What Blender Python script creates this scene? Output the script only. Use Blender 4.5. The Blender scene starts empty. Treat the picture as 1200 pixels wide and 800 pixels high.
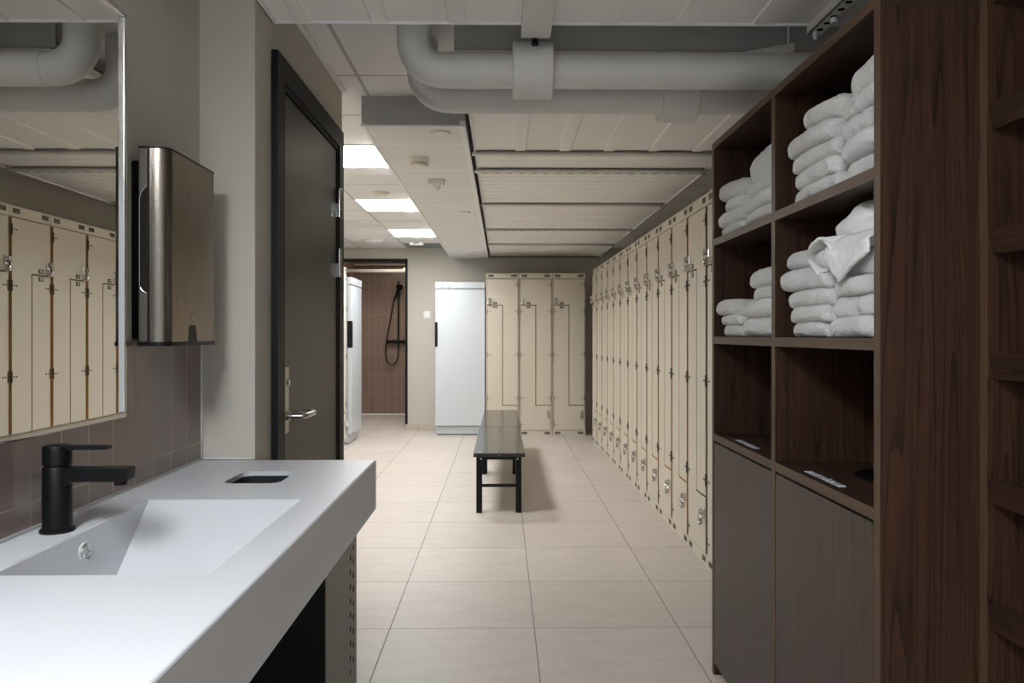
import bpy, bmesh, math, random
from mathutils import Vector, Matrix, noise
random.seed(7)
PI = math.pi
S = bpy.context.scene
C = S.collection

# ------------------------------------------------------------------ materials
def new_mat(name):
    m = bpy.data.materials.new(name); m.use_nodes = True
    nt = m.node_tree
    b = nt.nodes['Principled BSDF']
    return m, nt, b

def lk(nt, a, b): nt.links.new(a, b)

def mth(nt, op, a, b=None, c=None):
    n = nt.nodes.new('ShaderNodeMath'); n.operation = op
    for i, v in enumerate((a, b, c)):
        if v is None: continue
        if isinstance(v, (int, float)): n.inputs[i].default_value = v
        else: lk(nt, v, n.inputs[i])
    return n.outputs[0]

def mixc(nt, f, a, b):
    n = nt.nodes.new('ShaderNodeMix'); n.data_type = 'RGBA'
    if isinstance(f, (int, float)): n.inputs[0].default_value = f
    else: lk(nt, f, n.inputs[0])
    for i, v in ((6, a), (7, b)):
        if isinstance(v, tuple): n.inputs[i].default_value = (*v, 1)
        else: lk(nt, v, n.inputs[i])
    return n.outputs[2]

def noise_n(nt, vec, scale, detail=3, rough=0.5):
    n = nt.nodes.new('ShaderNodeTexNoise')
    n.inputs['Scale'].default_value = scale; n.inputs['Detail'].default_value = detail
    n.inputs['Roughness'].default_value = rough
    lk(nt, vec, n.inputs['Vector'])
    return n.outputs['Fac']

def position(nt): return nt.nodes.new('ShaderNodeNewGeometry').outputs['Position']
def objco(nt): return nt.nodes.new('ShaderNodeTexCoord').outputs['Object']
def mapping(nt, vec, scale=(1, 1, 1), loc=(0, 0, 0)):
    n = nt.nodes.new('ShaderNodeMapping'); lk(nt, vec, n.inputs['Vector'])
    n.inputs['Scale'].default_value = scale; n.inputs['Location'].default_value = loc
    return n.outputs[0]

def bump(nt, b, h, strength=0.2, dist=0.002):
    n = nt.nodes.new('ShaderNodeBump'); n.inputs['Strength'].default_value = strength
    n.inputs['Distance'].default_value = dist
    lk(nt, h, n.inputs['Height']); lk(nt, n.outputs[0], b.inputs['Normal'])

def plain(name, col, rough=0.5, metal=0.0, var=0.06, scale=6.0, spec=0.5, bmp=0.0, bscale=200.0, coat=0.0):
    m, nt, b = new_mat(name)
    p = objco(nt)
    f = noise_n(nt, p, scale, 4)
    c = mixc(nt, f, tuple(x * (1 - var) for x in col), tuple(min(1, x * (1 + var)) for x in col))
    lk(nt, c, b.inputs['Base Color'])
    b.inputs['Roughness'].default_value = rough; b.inputs['Metallic'].default_value = metal
    b.inputs['Specular IOR Level'].default_value = spec
    if coat: b.inputs['Coat Weight'].default_value = coat; b.inputs['Coat Roughness'].default_value = 0.08
    if bmp: bump(nt, b, noise_n(nt, p, bscale, 3), bmp, 0.001)
    return m

def grid_mask(nt, vec, ax, size, off, gap):
    """1 inside a joint line at multiples of size on the chosen axes"""
    sep = nt.nodes.new('ShaderNodeSeparateXYZ'); lk(nt, vec, sep.inputs[0])
    out = None; ids = None
    for a, s, o in zip(ax, size, off):
        v = mth(nt, 'DIVIDE', mth(nt, 'SUBTRACT', sep.outputs[a], o), s)
        fr = mth(nt, 'FRACT', v)
        d = mth(nt, 'MULTIPLY', mth(nt, 'MINIMUM', fr, mth(nt, 'SUBTRACT', 1.0, fr)), s)
        k = mth(nt, 'LESS_THAN', d, gap / 2)
        out = k if out is None else mth(nt, 'MAXIMUM', out, k)
        fl = mth(nt, 'FLOOR', v)
        ids = fl if ids is None else mth(nt, 'ADD', mth(nt, 'MULTIPLY', ids, 17.13), mth(nt, 'MULTIPLY', fl, 3.71))
    w = nt.nodes.new('ShaderNodeTexWhiteNoise'); w.noise_dimensions = '1D'; lk(nt, ids, w.inputs['W'])
    return out, w.outputs['Value']

def tile_mat(name, ax, size, off, gap, col, grout, rough=0.3, var=0.08, cloud=0.0, spec=0.5, cloudscale=(2, 6, 2), bmp=0.3):
    m, nt, b = new_mat(name)
    p = position(nt)
    g, rnd = grid_mask(nt, p, ax, size, off, gap)
    lo = tuple(x * (1 - var) for x in col); hi = tuple(x * (1 + var) for x in col)
    base = mixc(nt, rnd, lo, hi)
    if cloud:
        n1 = noise_n(nt, mapping(nt, p, cloudscale), 2.2, 6, 0.62)
        n2 = noise_n(nt, mapping(nt, p, tuple(x * 5 for x in cloudscale)), 3.5, 6, 0.8)
        f = mth(nt, 'MULTIPLY_ADD', n1, 0.4, mth(nt, 'MULTIPLY', n2, 0.6))
        r = nt.nodes.new('ShaderNodeMapRange'); lk(nt, f, r.inputs[0])
        r.inputs[1].default_value = 0.3; r.inputs[2].default_value = 0.7
        r.inputs[3].default_value = 1 - cloud; r.inputs[4].default_value = 1 + cloud
        v = nt.nodes.new('ShaderNodeVectorMath'); v.operation = 'SCALE'
        lk(nt, base, v.inputs[0]); lk(nt, r.outputs[0], v.inputs[3]); base = v.outputs[0]
    lk(nt, mixc(nt, g, base, grout), b.inputs['Base Color'])
    lk(nt, mth(nt, 'MULTIPLY_ADD', g, 0.4, rough), b.inputs['Roughness'])
    b.inputs['Specular IOR Level'].default_value = spec
    bump(nt, b, mth(nt, 'SUBTRACT', 1.0, g), bmp, 0.002)
    return m

def wood(name, axis, dark, light, rough=0.45, spec=0.4):
    m, nt, b = new_mat(name)
    p = position(nt)
    sc = [9.0, 9.0, 9.0]; sc[axis] = 0.32
    big = noise_n(nt, mapping(nt, p, tuple(sc)), 0.9, 2, 0.5)
    sc2 = [26.0, 26.0, 26.0]; sc2[axis] = 0.7
    fine = noise_n(nt, mapping(nt, p, tuple(sc2)), 2.0, 5, 0.7)
    sc3 = [220.0, 220.0, 220.0]; sc3[axis] = 9.0
    pore = noise_n(nt, mapping(nt, p, tuple(sc3)), 1.4, 2, 0.5)
    rings = mth(nt, 'FRACT', mth(nt, 'MULTIPLY', mth(nt, 'ADD', big, mth(nt, 'MULTIPLY', fine, 0.025)), 26.0))
    streak = mth(nt, 'POWER', rings, 5.0)
    f = mth(nt, 'ADD', mth(nt, 'MULTIPLY_ADD', fine, 1.3, -0.05), mth(nt, 'MULTIPLY', streak, -0.55))
    f = mth(nt, 'ADD', f, mth(nt, 'MULTIPLY', mth(nt, 'SUBTRACT', pore, 0.5), 0.6))
    r = nt.nodes.new('ShaderNodeMapRange'); lk(nt, f, r.inputs[0])
    r.inputs[1].default_value = 0.05; r.inputs[2].default_value = 1.0
    lk(nt, mixc(nt, r.outputs[0], dark, light), b.inputs['Base Color'])
    b.inputs['Roughness'].default_value = rough; b.inputs['Specular IOR Level'].default_value = spec
    bump(nt, b, pore, 0.12, 0.0006)
    return m

def emit(name, col, st):
    m, nt, b = new_mat(name)
    b.inputs['Base Color'].default_value = (*[min(1, c) for c in col], 1)
    b.inputs['Emission Color'].default_value = (*col, 1); b.inputs['Emission Strength'].default_value = st
    return m

def brushed(name, col, rough, axis=2, metal=1.0):
    m, nt, b = new_mat(name)
    p = objco(nt)
    sc = [900.0, 900.0, 900.0]; sc[axis] = 4.0
    n = noise_n(nt, mapping(nt, p, tuple(sc)), 1.0, 2)
    lk(nt, mixc(nt, n, tuple(x * 0.9 for x in col), col), b.inputs['Base Color'])
    lk(nt, mth(nt, 'MULTIPLY_ADD', n, 0.12, rough), b.inputs['Roughness'])
    b.inputs['Metallic'].default_value = metal
    b.inputs['Anisotropic'].default_value = 0.5
    return m

WALL = (0.54, 0.505, 0.442)
M = {}
M['wall'] = plain('wall_paint', WALL, 0.75, var=0.03, scale=2.5, spec=0.25, bmp=0.08, bscale=350)
M['floor'] = tile_mat('floor_tile', (0, 1), (0.6, 0.6), (0.1345, 0.1705), 0.0045, (0.565, 0.508, 0.457), (0.25, 0.215, 0.185),
                      rough=0.42, var=0.03, cloud=0.15, spec=0.35, cloudscale=(2.2, 7.0, 1))
M['walltile'] = tile_mat('wash_tile', (1, 2), (0.1015, 0.3), (1.446, 0.904), 0.004, (0.25, 0.19, 0.165), (0.40, 0.33, 0.28), rough=0.16, var=0.08)
M['showertile'] = tile_mat('shower_tile', (0, 2), (0.1, 0.3), (-1.73, 0.02), 0.004, (0.25, 0.175, 0.138), (0.36, 0.275, 0.225), rough=0.25, var=0.06)
M['showertile_side'] = tile_mat('shower_tile_side', (1, 2), (0.1, 0.3), (11.66, 0.02), 0.004, (0.25, 0.175, 0.138), (0.36, 0.275, 0.225), rough=0.25, var=0.06)
M['skirt'] = tile_mat('skirting_tile', (0, 1), (0.6, 0.6), (0.12, 0.17), 0.004, (0.56, 0.48, 0.40), (0.25, 0.21, 0.17), rough=0.45, cloud=0.1)
M['ceil'] = tile_mat('ceiling_tile', (0, 1), (0.6, 0.6), (-0.625, 0.3), 0.016, (0.82, 0.81, 0.79), (0.50, 0.49, 0.47), rough=0.85, var=0.02, spec=0.1, bmp=0.1)
M['soffit'] = tile_mat('soffit_tile', (1, 0), (0.615, 30.0), (3.94, -15.0), 0.022, (0.80, 0.785, 0.76), (0.93, 0.93, 0.92), rough=0.85, var=0.02, spec=0.1, bmp=0.1)
M['soffit_front'] = plain('soffit_front_shade', (0.43, 0.425, 0.41), 0.6)  # shade on the soffit front is put into this grey base colour
M['white_trim'] = plain('white_trim', (0.84, 0.84, 0.83), 0.5, var=0.02)
M['locker'] = plain('locker_cream_enamel', (0.645, 0.592, 0.49), 0.42, var=0.03, scale=2, spec=0.4)
M['locker_edge'] = plain('locker_door_edge_ochre', (0.46, 0.225, 0.055), 0.5)
M['locker_gap'] = plain('locker_gap_brown', (0.20, 0.12, 0.05), 0.6)
M['locker_edge_plain'] = plain('locker_door_edge_grey', (0.16, 0.14, 0.11), 0.5)
M['slot'] = plain('vent_dark', (0.06, 0.05, 0.04), 0.7)
M['grille'] = plain('vent_grey', (0.36, 0.32, 0.26), 0.6)
M['chrome'] = plain('chrome', (0.62, 0.61, 0.60), 0.16, 1.0, var=0.02)
M['satin'] = plain('satin_steel', (0.50, 0.47, 0.43), 0.3, 1.0, var=0.03)
M['hinge'] = plain('dark_hinge', (0.10, 0.085, 0.07), 0.5, 0.5)
M['white'] = plain('white_enamel', (0.575, 0.61, 0.64), 0.28, var=0.015, scale=2)
M['white_plastic'] = plain('white_plastic', (0.80, 0.79, 0.76), 0.45, var=0.02)
M['cream_plastic'] = plain('cream_plastic', (0.80, 0.75, 0.65), 0.5, var=0.02)
M['grey_gap'] = plain('grey_seal', (0.20, 0.24, 0.26), 0.5)
M['black'] = plain('matt_black', (0.0045, 0.0045, 0.005), 0.42, var=0.1, spec=0.22, bmp=0.05, bscale=900)
M['blackhole'] = plain('black_liner', (0.006, 0.006, 0.006), 0.7)
M['frame'] = plain('door_frame_charcoal', (0.0055, 0.0055, 0.006), 0.5, var=0.05, spec=0.25)
M['leaf'] = plain('door_leaf_taupe', (0.040, 0.037, 0.032), 0.36, var=0.05, scale=2, spec=0.45)
M['counter'] = plain('worktop_white_solid_surface', (0.60, 0.61, 0.635), 0.38, var=0.012, scale=3, spec=0.4)
M['seal'] = plain('white_sealant', (0.75, 0.75, 0.74), 0.5)
M['bin_front'] = plain('bin_cabinet_taupe', (0.125, 0.110, 0.096), 0.4, var=0.04)
M['pipe'] = plain('pipe_grey_white', (0.70, 0.685, 0.65), 0.42, var=0.02, scale=3)
M['panel'] = plain('radiant_panel_white', (0.86, 0.845, 0.815), 0.6, var=0.02, scale=3)
M['rail'] = plain('galvanised_rail', (0.62, 0.61, 0.58), 0.45, 0.0, var=0.1, scale=20)
M['fascia'] = plain('fascia_grey', (0.34, 0.33, 0.31), 0.7)
M['led'] = emit('led_panel_white', (0.985, 0.99, 0.99), 15.0)
M['led_wash'] = emit('led_panel_wash', (0.90, 0.95, 1.0), 21.0)
M['led_shower'] = emit('led_shower', (1.0, 0.95, 0.88), 6.5)
M['steel'] = brushed('brushed_steel', (0.29, 0.255, 0.215), 0.2, 2)
M['dark_plastic'] = plain('dark_bronze_plastic', (0.30, 0.27, 0.24), 0.3, 0.8, var=0.05)
M['smoke_window'] = plain('smoked_window', (0.02, 0.018, 0.016), 0.2)
M['walnut_v'] = wood('walnut_vertical', 2, (0.013, 0.0066, 0.0045), (0.072, 0.033, 0.0195), spec=0.25)
M['walnut_h'] = wood('walnut_horizontal', 1, (0.014, 0.0075, 0.005), (0.060, 0.030, 0.0185), spec=0.25)
M['walnut_edge'] = wood('walnut_edge_band', 1, (0.062, 0.036, 0.021), (0.120, 0.071, 0.042), spec=0.2)
M['walnut_edge_v'] = wood('walnut_edge_band_vertical', 2, (0.062, 0.036, 0.021), (0.120, 0.071, 0.042), spec=0.2)
M['walnut_door'] = wood('walnut_door_greyed', 2, (0.028, 0.0185, 0.015), (0.070, 0.046, 0.037), rough=0.42, spec=0.3)
M['bench'] = plain('bench_black_laminate', (0.018, 0.017, 0.016), 0.16, var=0.08, spec=0.6)
M['hole'] = plain('hole_dark', (0.004, 0.004, 0.004), 0.9, spec=0.05)
M['lettering'] = plain('white_vinyl', (0.62, 0.66, 0.72), 0.5)

def towel_mat(name, col, sc, dist):
    m, nt, b = new_mat(name)
    p = objco(nt)
    n = noise_n(nt, p, sc, 4, 0.7); n2 = noise_n(nt, p, 14, 3)
    c = mixc(nt, n2, tuple(x * 0.93 for x in col), col)
    lk(nt, c, b.inputs['Base Color']); b.inputs['Roughness'].default_value = 0.95
    b.inputs['Specular IOR Level'].default_value = 0.1
    b.inputs['Sheen Weight'].default_value = 0.25
    bump(nt, b, n, 0.9, dist)
    return m
M['towel'] = towel_mat('terry_white', (0.93, 0.925, 0.915), 150, 0.012)
M['robe'] = towel_mat('waffle_white', (0.92, 0.92, 0.915), 520, 0.002)
M['robe_tag'] = plain('robe_tag_grey', (0.55, 0.58, 0.64), 0.7)

def mirror_mat():
    m, nt, b = new_mat('mirror_glass')
    n = noise_n(nt, objco(nt), 2.0, 1)
    lk(nt, mixc(nt, n, (0.80, 0.80, 0.78), (0.82, 0.82, 0.80)), b.inputs['Base Color'])
    b.inputs['Metallic'].default_value = 1; b.inputs['Roughness'].default_value = 0.0
    return m
M['mirror'] = mirror_mat()

# ------------------------------------------------------------------ mesh builder
class MB:
    def __init__(s): s.bm = bmesh.new(); s.bv = False
    def _tag(s, faces, mi):
        for f in faces: f.material_index = mi
    def box(s, x0, x1, y0, y1, z0, z1, bev=0.0, mi=0, seg=2):
        r = bmesh.ops.create_cube(s.bm, size=1.0)
        vs = r['verts']
        for v in vs:
            v.co = Vector((x0 + (v.co.x + .5) * (x1 - x0), y0 + (v.co.y + .5) * (y1 - y0), z0 + (v.co.z + .5) * (z1 - z0)))
        fs = set(f for v in vs for f in v.link_faces)
        s._tag(fs, mi)
        if bev > 0:
            s.bv = True
            es = list(set(e for v in vs for e in v.link_edges))
            g = bmesh.ops.bevel(s.bm, geom=es, offset=bev, segments=seg, profile=0.5, affect='EDGES')
            s._tag(g['faces'], mi)
        return s
    def frustum(s, p0, p1, r0, r1=None, n=20, caps=True, mi=0):
        r1 = r0 if r1 is None else r1
        p0 = Vector(p0); p1 = Vector(p1); d = p1 - p0
        q = Vector((0, 0, 1)).rotation_difference(d)
        mat = Matrix.Translation((p0 + p1) / 2) @ q.to_matrix().to_4x4()
        r = bmesh.ops.create_cone(s.bm, cap_ends=caps, segments=n, radius1=r0, radius2=r1, depth=d.length, matrix=mat)
        s._tag(set(f for v in r['verts'] for f in v.link_faces), mi)
        return s
    def tube(s, pts, r, n=12, caps=True, mi=0):
        pts = [Vector(p) for p in pts]
        rs = r if isinstance(r, (list, tuple)) else [r] * len(pts)
        t0 = (pts[1] - pts[0]).normalized()
        ref = Vector((0, 0, 1)) if abs(t0.z) < 0.9 else Vector((1, 0, 0))
        nrm = t0.cross(ref).normalized()
        rings = []; prev = t0
        for i, p in enumerate(pts):
            t = (pts[min(i + 1, len(pts) - 1)] - pts[max(i - 1, 0)]).normalized()
            nrm = prev.rotation_difference(t) @ nrm; prev = t
            bn = t.cross(nrm).normalized()
            rings.append([s.bm.verts.new(p + rs[i] * (math.cos(2 * PI * k / n) * nrm + math.sin(2 * PI * k / n) * bn)) for k in range(n)])
        fs = []
        for a, b in zip(rings, rings[1:]):
            for k in range(n): fs.append(s.bm.faces.new((a[k], a[(k + 1) % n], b[(k + 1) % n], b[k])))
        if caps:
            fs.append(s.bm.faces.new(rings[0][::-1])); fs.append(s.bm.faces.new(rings[-1]))
        s._tag(fs, mi)
        return s
    def prism(s, poly, axis, a, b, mi_cap=0, mi_side=0, bev=0.0):
        """poly: 2D points; axis 'x': (y,z), 'y': (x,z), 'z': (x,y)"""
        def P(p, t):
            return {'x': Vector((t, p[0], p[1])), 'y': Vector((p[0], t, p[1])), 'z': Vector((p[0], p[1], t))}[axis]
        A = [s.bm.verts.new(P(p, a)) for p in poly]; B = [s.bm.verts.new(P(p, b)) for p in poly]
        f1 = s.bm.faces.new(A); f2 = s.bm.faces.new(B[::-1])
        f1.material_index = f2.material_index = mi_cap
        n = len(poly); sd = []
        for i in range(n):
            f = s.bm.faces.new((A[i], B[i], B[(i + 1) % n], A[(i + 1) % n])); f.material_index = mi_side; sd.append(f)
        bmesh.ops.recalc_face_normals(s.bm, faces=[f1, f2] + sd)
        return s
    def torus(s, c, R, r, axis='z', n=28, m=10, a0=0, a1=2 * PI):
        pts = []
        closed = abs(a1 - a0 - 2 * PI) < 1e-6
        k = n if not closed else n
        for i in range(k + 1):
            a = a0 + (a1 - a0) * i / k
            u, v = R * math.cos(a), R * math.sin(a)
            pts.append(Vector(c) + {'z': Vector((u, v, 0)), 'x': Vector((0, u, v)), 'y': Vector((u, 0, v))}[axis])
        return s.tube(pts, r, m, caps=not closed)
    def lathe(s, c, prof, n=32, axis='z'):
        rings = []
        for r, h in prof:
            ring = []
            for k in range(n):
                a = 2 * PI * k / n
                u, v = r * math.cos(a), r * math.sin(a)
                ring.append(s.bm.verts.new(Vector(c) + {'z': Vector((u, v, h)), 'x': Vector((h, u, v)), 'y': Vector((u, h, v))}[axis]))
            rings.append(ring)
        fs = []
        for a, b in zip(rings, rings[1:]):
            for k in range(n): fs.append(s.bm.faces.new((a[k], a[(k + 1) % n], b[(k + 1) % n], b[k])))
        fs.append(s.bm.faces.new(rings[0][::-1])); fs.append(s.bm.faces.new(rings[-1]))
        bmesh.ops.recalc_face_normals(s.bm, faces=fs)
        return s
    def build(s, name, mats, parent=None, off=None, smooth=True, ang=35):
        """off: world position of the parent's origin, taken off the coordinates"""
        if off is not None: bmesh.ops.translate(s.bm, verts=s.bm.verts, vec=-Vector(off))
        if smooth:
            for f in s.bm.faces: f.smooth = True
            for e in s.bm.edges:
                if len(e.link_faces) == 2 and e.calc_face_angle(0) > math.radians(ang): e.smooth = False
        me = bpy.data.meshes.new(name); s.bm.to_mesh(me); s.bm.free()
        for m in (mats if isinstance(mats, (list, tuple)) else [mats]): me.materials.append(m)
        o = bpy.data.objects.new(name, me); C.objects.link(o)
        if parent is not None: o.parent = parent
        if s.bv and smooth:
            wn = o.modifiers.new('normals', 'WEIGHTED_NORMAL'); wn.keep_sharp = True
        return o

def thing(name, label, cat, loc=(0, 0, 0), rz=0.0, group=None):
    o = bpy.data.objects.new(name, None); C.objects.link(o)
    o.location = loc; o.rotation_euler = (0, 0, rz); o.empty_display_size = 0.1
    o['label'] = label; o['category'] = cat
    if group: o['group'] = group
    return o
def tag(o, label, cat, group=None):
    o['label'] = label; o['category'] = cat
    if group: o['group'] = group
    return o
def struct(o, label=None, cat=None):
    o['kind'] = 'structure'
    if label: o['label'] = label
    if cat: o['category'] = cat
    return o
def copy_tree(o, parent=None):
    c = o.copy(); C.objects.link(c)
    if parent is not None: c.parent = parent
    for ch in list(o.children): copy_tree(ch, c)
    return c
def recenter(o):
    """move a parentless mesh's origin to the middle of its base"""
    me = o.data
    xs = [v.co.x for v in me.vertices]; ys = [v.co.y for v in me.vertices]; zs = [v.co.z for v in me.vertices]
    c = Vector(((min(xs) + max(xs)) / 2, (min(ys) + max(ys)) / 2, min(zs)))
    for v in me.vertices: v.co -= c
    o.location = c
    return o

# ------------------------------------------------------------------ the room
YB = 9.83          # back wall
ZC = 2.34          # grid ceiling
struct(MB().box(-2.42, 1.75, -2.12, 11.8, -0.1, 0).build('floor', M['floor'], smooth=False), 'beige stone-look floor tiles in a square grid', 'floor')
struct(MB().box(-2.42, 1.75, -2.12, 11.8, ZC, ZC + 0.1).build('ceiling', M['ceil'], smooth=False), 'white suspended tile ceiling with thin grid', 'ceiling')
struct(MB().box(1.6, 1.75, -2.12, 11.8, 0, ZC).build('wall_right', M['wall'], smooth=False), 'plain beige painted wall behind the long locker row', 'wall')
struct(MB().box(-1.1, -0.893, -2.12, 2.262, 0, ZC).build('wall_left', M['wall'], smooth=False), 'beige painted wall behind mirror and washbasin', 'wall')
struct(MB().box(-2.42, -0.73, 2.262, 3.489, 0, ZC, 0.003).build('wall_doorway', M['wall'], smooth=False), 'beige wall block holding the dark door', 'wall')
struct(MB().box(-2.42, -2.26, 3.489, 11.8, 0, ZC).build('wall_corridor', M['wall'], smooth=False), 'side wall of the corridor behind the lockers', 'wall')
w = MB(); w.box(-1.216, 1.6, YB, YB + 0.12, 0, ZC); w.box(-2.26, -1.216, YB, YB + 0.12, 2.198, ZC); w.box(-2.26, -2.16, YB, YB + 0.12, 0, 2.198)
struct(w.build('wall_back', M['wall'], smooth=False), 'beige painted back wall with shower doorway', 'wall')
struct(MB().box(-2.26, -0.9, 11.66, 11.8, 0, ZC).build('wall_shower', M['showertile'], smooth=False), 'brown tiled back wall of the shower room', 'wall')
struct(MB().box(-1.0, -0.9, YB + 0.12, 11.66, 0, ZC).build('wall_shower_side', M['showertile_side'], smooth=False), 'brown tiled side wall of the shower room', 'wall')
struct(MB().box(-2.26, -2.235, YB + 0.12, 11.66, 0, ZC).build('wall_shower_left', M['showertile_side'], smooth=False), 'brown tiled left wall of the shower room', 'wall')
struct(MB().box(-2.235, -1.0, 11.645, 11.66, 0, 0.018, 0.004).build('baseboard_shower', M['white_trim']), 'white sealing strip along the shower room floor', 'trim')
struct(MB().box(-1.245, -0.82, YB - 0.012, YB, 0, 0.07, 0.003).build('baseboard_back', M['skirt']), 'beige tile skirting below the back wall', 'baseboard')
struct(MB().box(-0.893, -0.8875, -1.0, 2.261, 0.0, 1.204).build('trim_1', M['walltile'], smooth=False), 'brown glossy upright wall tiles behind the washbasin', 'tiles')
sl = MB(); sl.tube([(-0.887, -0.5, 0.8545), (-0.887, 2.258, 0.8545)], 0.004, 8); sl.tube([(-0.886, 2.259, 0.855), (-0.886, 2.259, 1.2)], 0.004, 8)
sl.tube([(-0.885, 2.260, 0.8545), (-0.73, 2.260, 0.8545)], 0.003, 8)
struct(sl.build('trim_2', M['seal']), 'white sealant bead along worktop and tile corner', 'trim')

# shower doorway frame (no leaf in view)
d2 = struct(thing('door_2', 'black framed doorway opening into the tiled shower room', 'doorway', (-1.7, YB, 0)))
f = MB(); y0, y1 = YB - 0.016, YB + 0.13
f.box(-1.246, -1.215, y0, y1, 0.07, 2.198, 0.002); f.box(-2.161, -1.215, y0, y1, 2.166, 2.198, 0.002); f.box(-2.161, -2.13, y0, y1, 0, 2.198, 0.002)
f.build('frame', M['frame'], d2, d2.location)

# dark door in the left wall block
d1 = struct(thing('door_1', 'dark taupe door with steel lever in a charcoal frame', 'door', (-0.73, 2.92, 0)))
f = MB()
f.prism([(2.417, 0), (2.417, 2.122), (3.42, 2.122), (3.42, 0), (3.335, 0), (3.335, 2.045), (2.497, 2.045), (2.497, 0)], 'x', -0.729, -0.708)
f.prism([(2.478, 0), (2.478, 2.062), (3.352, 2.062), (3.352, 0), (3.312, 0), (3.312, 2.025), (2.512, 2.025), (2.512, 0)], 'x', -0.729, -0.715)
f.build('frame', M['frame'], d1, d1.location)
MB().box(-0.729, -0.718, 2.508, 3.306, 0.008, 2.018, 0.002).build('leaf', M['leaf'], d1, d1.location)
for zc in (1.789, 1.53):
    h = MB()
    h.frustum((-0.704, 3.312, zc - 0.060), (-0.704, 3.312, zc - 0.001), 0.0115, n=16); h.frustum((-0.704, 3.312, zc + 0.001), (-0.704, 3.312, zc + 0.060), 0.0115, n=16)
    h.box(-0.7175, -0.708, 3.296, 3.312, zc - 0.06, zc - 0.002); h.box(-0.7085, -0.705, 3.312, 3.372, zc - 0.058, zc + 0.058, 0.001)
    h.frustum((-0.704, 3.312, zc + 0.060), (-0.704, 3.312, zc + 0.066), 0.0115, 0.006, n=16)
    h.build('hinge', M['chrome'], d1, d1.location)
bp = MB().box(-0.7185, -0.7145, 2.520, 2.566, 0.893, 1.112, 0.001).build('lock_plate', M['satin'], d1, d1.location)
cy = MB(); cy.frustum((-0.716, 2.543, 1.062), (-0.706, 2.543, 1.062), 0.011); cy.box(-0.7065, -0.7045, 2.5415, 2.5445, 1.056, 1.068)
cy.build('lock_cylinder', M['chrome'], bp, d1.location)
lv = MB(); lv.frustum((-0.716, 2.543, 0.950), (-0.705, 2.543, 0.950), 0.016)
arc = [(-0.71, 2.543, 0.950), (-0.668, 2.543, 0.950)]
arc += [(-0.668 + 0.014 * math.sin(a) , 2.557 - 0.014 * math.cos(a), 0.950) for a in (0.5, 1.0, 1.57)]
arc += [(-0.654, 2.60, 0.950), (-0.654, 2.652, 0.950)]
arc += [(-0.672 + 0.018 * math.cos(a), 2.652 + 0.018 * math.sin(a), 0.950) for a in (0.5, 1.0, 1.57)]
arc += [(-0.700, 2.670, 0.950)]
lv.tube(arc, 0.0095, 14); lv.build('handle', M['satin'], d1, d1.location)

# soffit between corridor and the metal ceiling panels
struct(MB().box(-0.66, -0.175, 3.585, YB, 2.207, ZC).build('trim_3', [M['soffit_front']], smooth=False), 'boxed ceiling soffit with shade painted grey on its front', 'soffit')
struct(MB().box(-0.645, -0.20, 3.60, YB, 2.203, 2.208).build('trim_4', M['soffit'], smooth=False), 'white soffit tiles under the boxed ceiling', 'soffit')
e = MB(); e.box(-0.664, -0.645, 3.583, YB, 2.199, 2.212, 0.001); e.box(-0.20, -0.173, 3.583, YB, 2.199, 2.225, 0.001); e.box(-0.645, -0.20, 3.583, 3.60, 2.199, 2.207, 0.001)
struct(e.build('trim_5', M['white_trim']), 'white edge strips around the soffit', 'trim')
struct(MB().box(-0.729, -0.712, 2.45, 3.489, 2.322, 2.339).build('trim_6', M['white_trim']), 'white wall angle where ceiling meets the door wall', 'trim')

# ------------------------------------------------------------------ lights in the ceiling
def led(x0, x1, y0, y1, z, label, m, group):
    cx, cy = (x0 + x1) / 2, (y0 + y1) / 2
    t = thing('ceiling_light', label, 'light', (cx, cy, z), 0, group)
    MB().box(x0 + .012, x1 - .012, y0 + .012, y1 - .012, z - 0.004, z - 0.0005).build('diffuser', m, t, t.location, smooth=False)
    g = MB()
    g.box(x0, x0 + .012, y0, y1, z - 0.006, z); g.box(x1 - .012, x1, y0, y1, z - 0.006, z)
    g.box(x0 + .012, x1 - .012, y0, y0 + .012, z - 0.006, z); g.box(x0 + .012, x1 - .012, y1 - .012, y1, z - 0.006, z)
    g.build('frame', M['white_trim'], t, t.location, smooth=False)
    return t
for y, lab in ((4.5, 'square white ceiling light panel nearest the dark door, first of three'), (6.3, 'square white ceiling light panel in the middle of the corridor row'),
               (8.1, 'square white ceiling light panel nearest the shower doorway')):
    led(-1.222, -0.628, y, y + 0.6, ZC, lab, M['led'], 'corridor ceiling lights')
led(-0.86, -0.38, -0.95, 0.15, ZC, 'cool white ceiling light panel behind the viewer', M['led_wash'], None)
led(-1.7, -1.1, 10.05, 10.65, ZC, 'square white ceiling light panel inside the shower room', M['led_shower'], None)

# ------------------------------------------------------------------ metal ceiling panels and rails
def rib_panel(x0, x1, y0, y1, z, ribs, along, label, m, extra=None):
    t = thing('ceiling_panel', label, 'ceiling panel', ((x0 + x1) / 2, (y0 + y1) / 2, z), 0, 'metal ceiling panels')
    p = MB(); p.box(x0, x1, y0, y1, z, z + 0.02)
    for r in ribs:
        if along == 'y':
            p.prism([(r - .032, z + .001), (r - .026, z - .006), (r + .026, z - .006), (r + .032, z + .001)], 'y', y0 + .001, y1 - .001)
        else:
            p.prism([(r - .010, z + .001), (r - .007, z - .0025), (r + .007, z - .0025), (r + .010, z + .001)], 'x', x0 + .001, x1 - .001)
    p.build('sheet', m, t, t.location)
    q = MB(); q.box(x0, x0 + .008, y0, y1, z - .010, z - .0005); q.box(x1 - .008, x1, y0, y1, z - .010, z - .0005)
    q.build('side_lip', M['white_trim'], t, t.location)
    return t
ribs = [0.10 + 0.2435 * k for k in range(-3, 7)]
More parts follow.
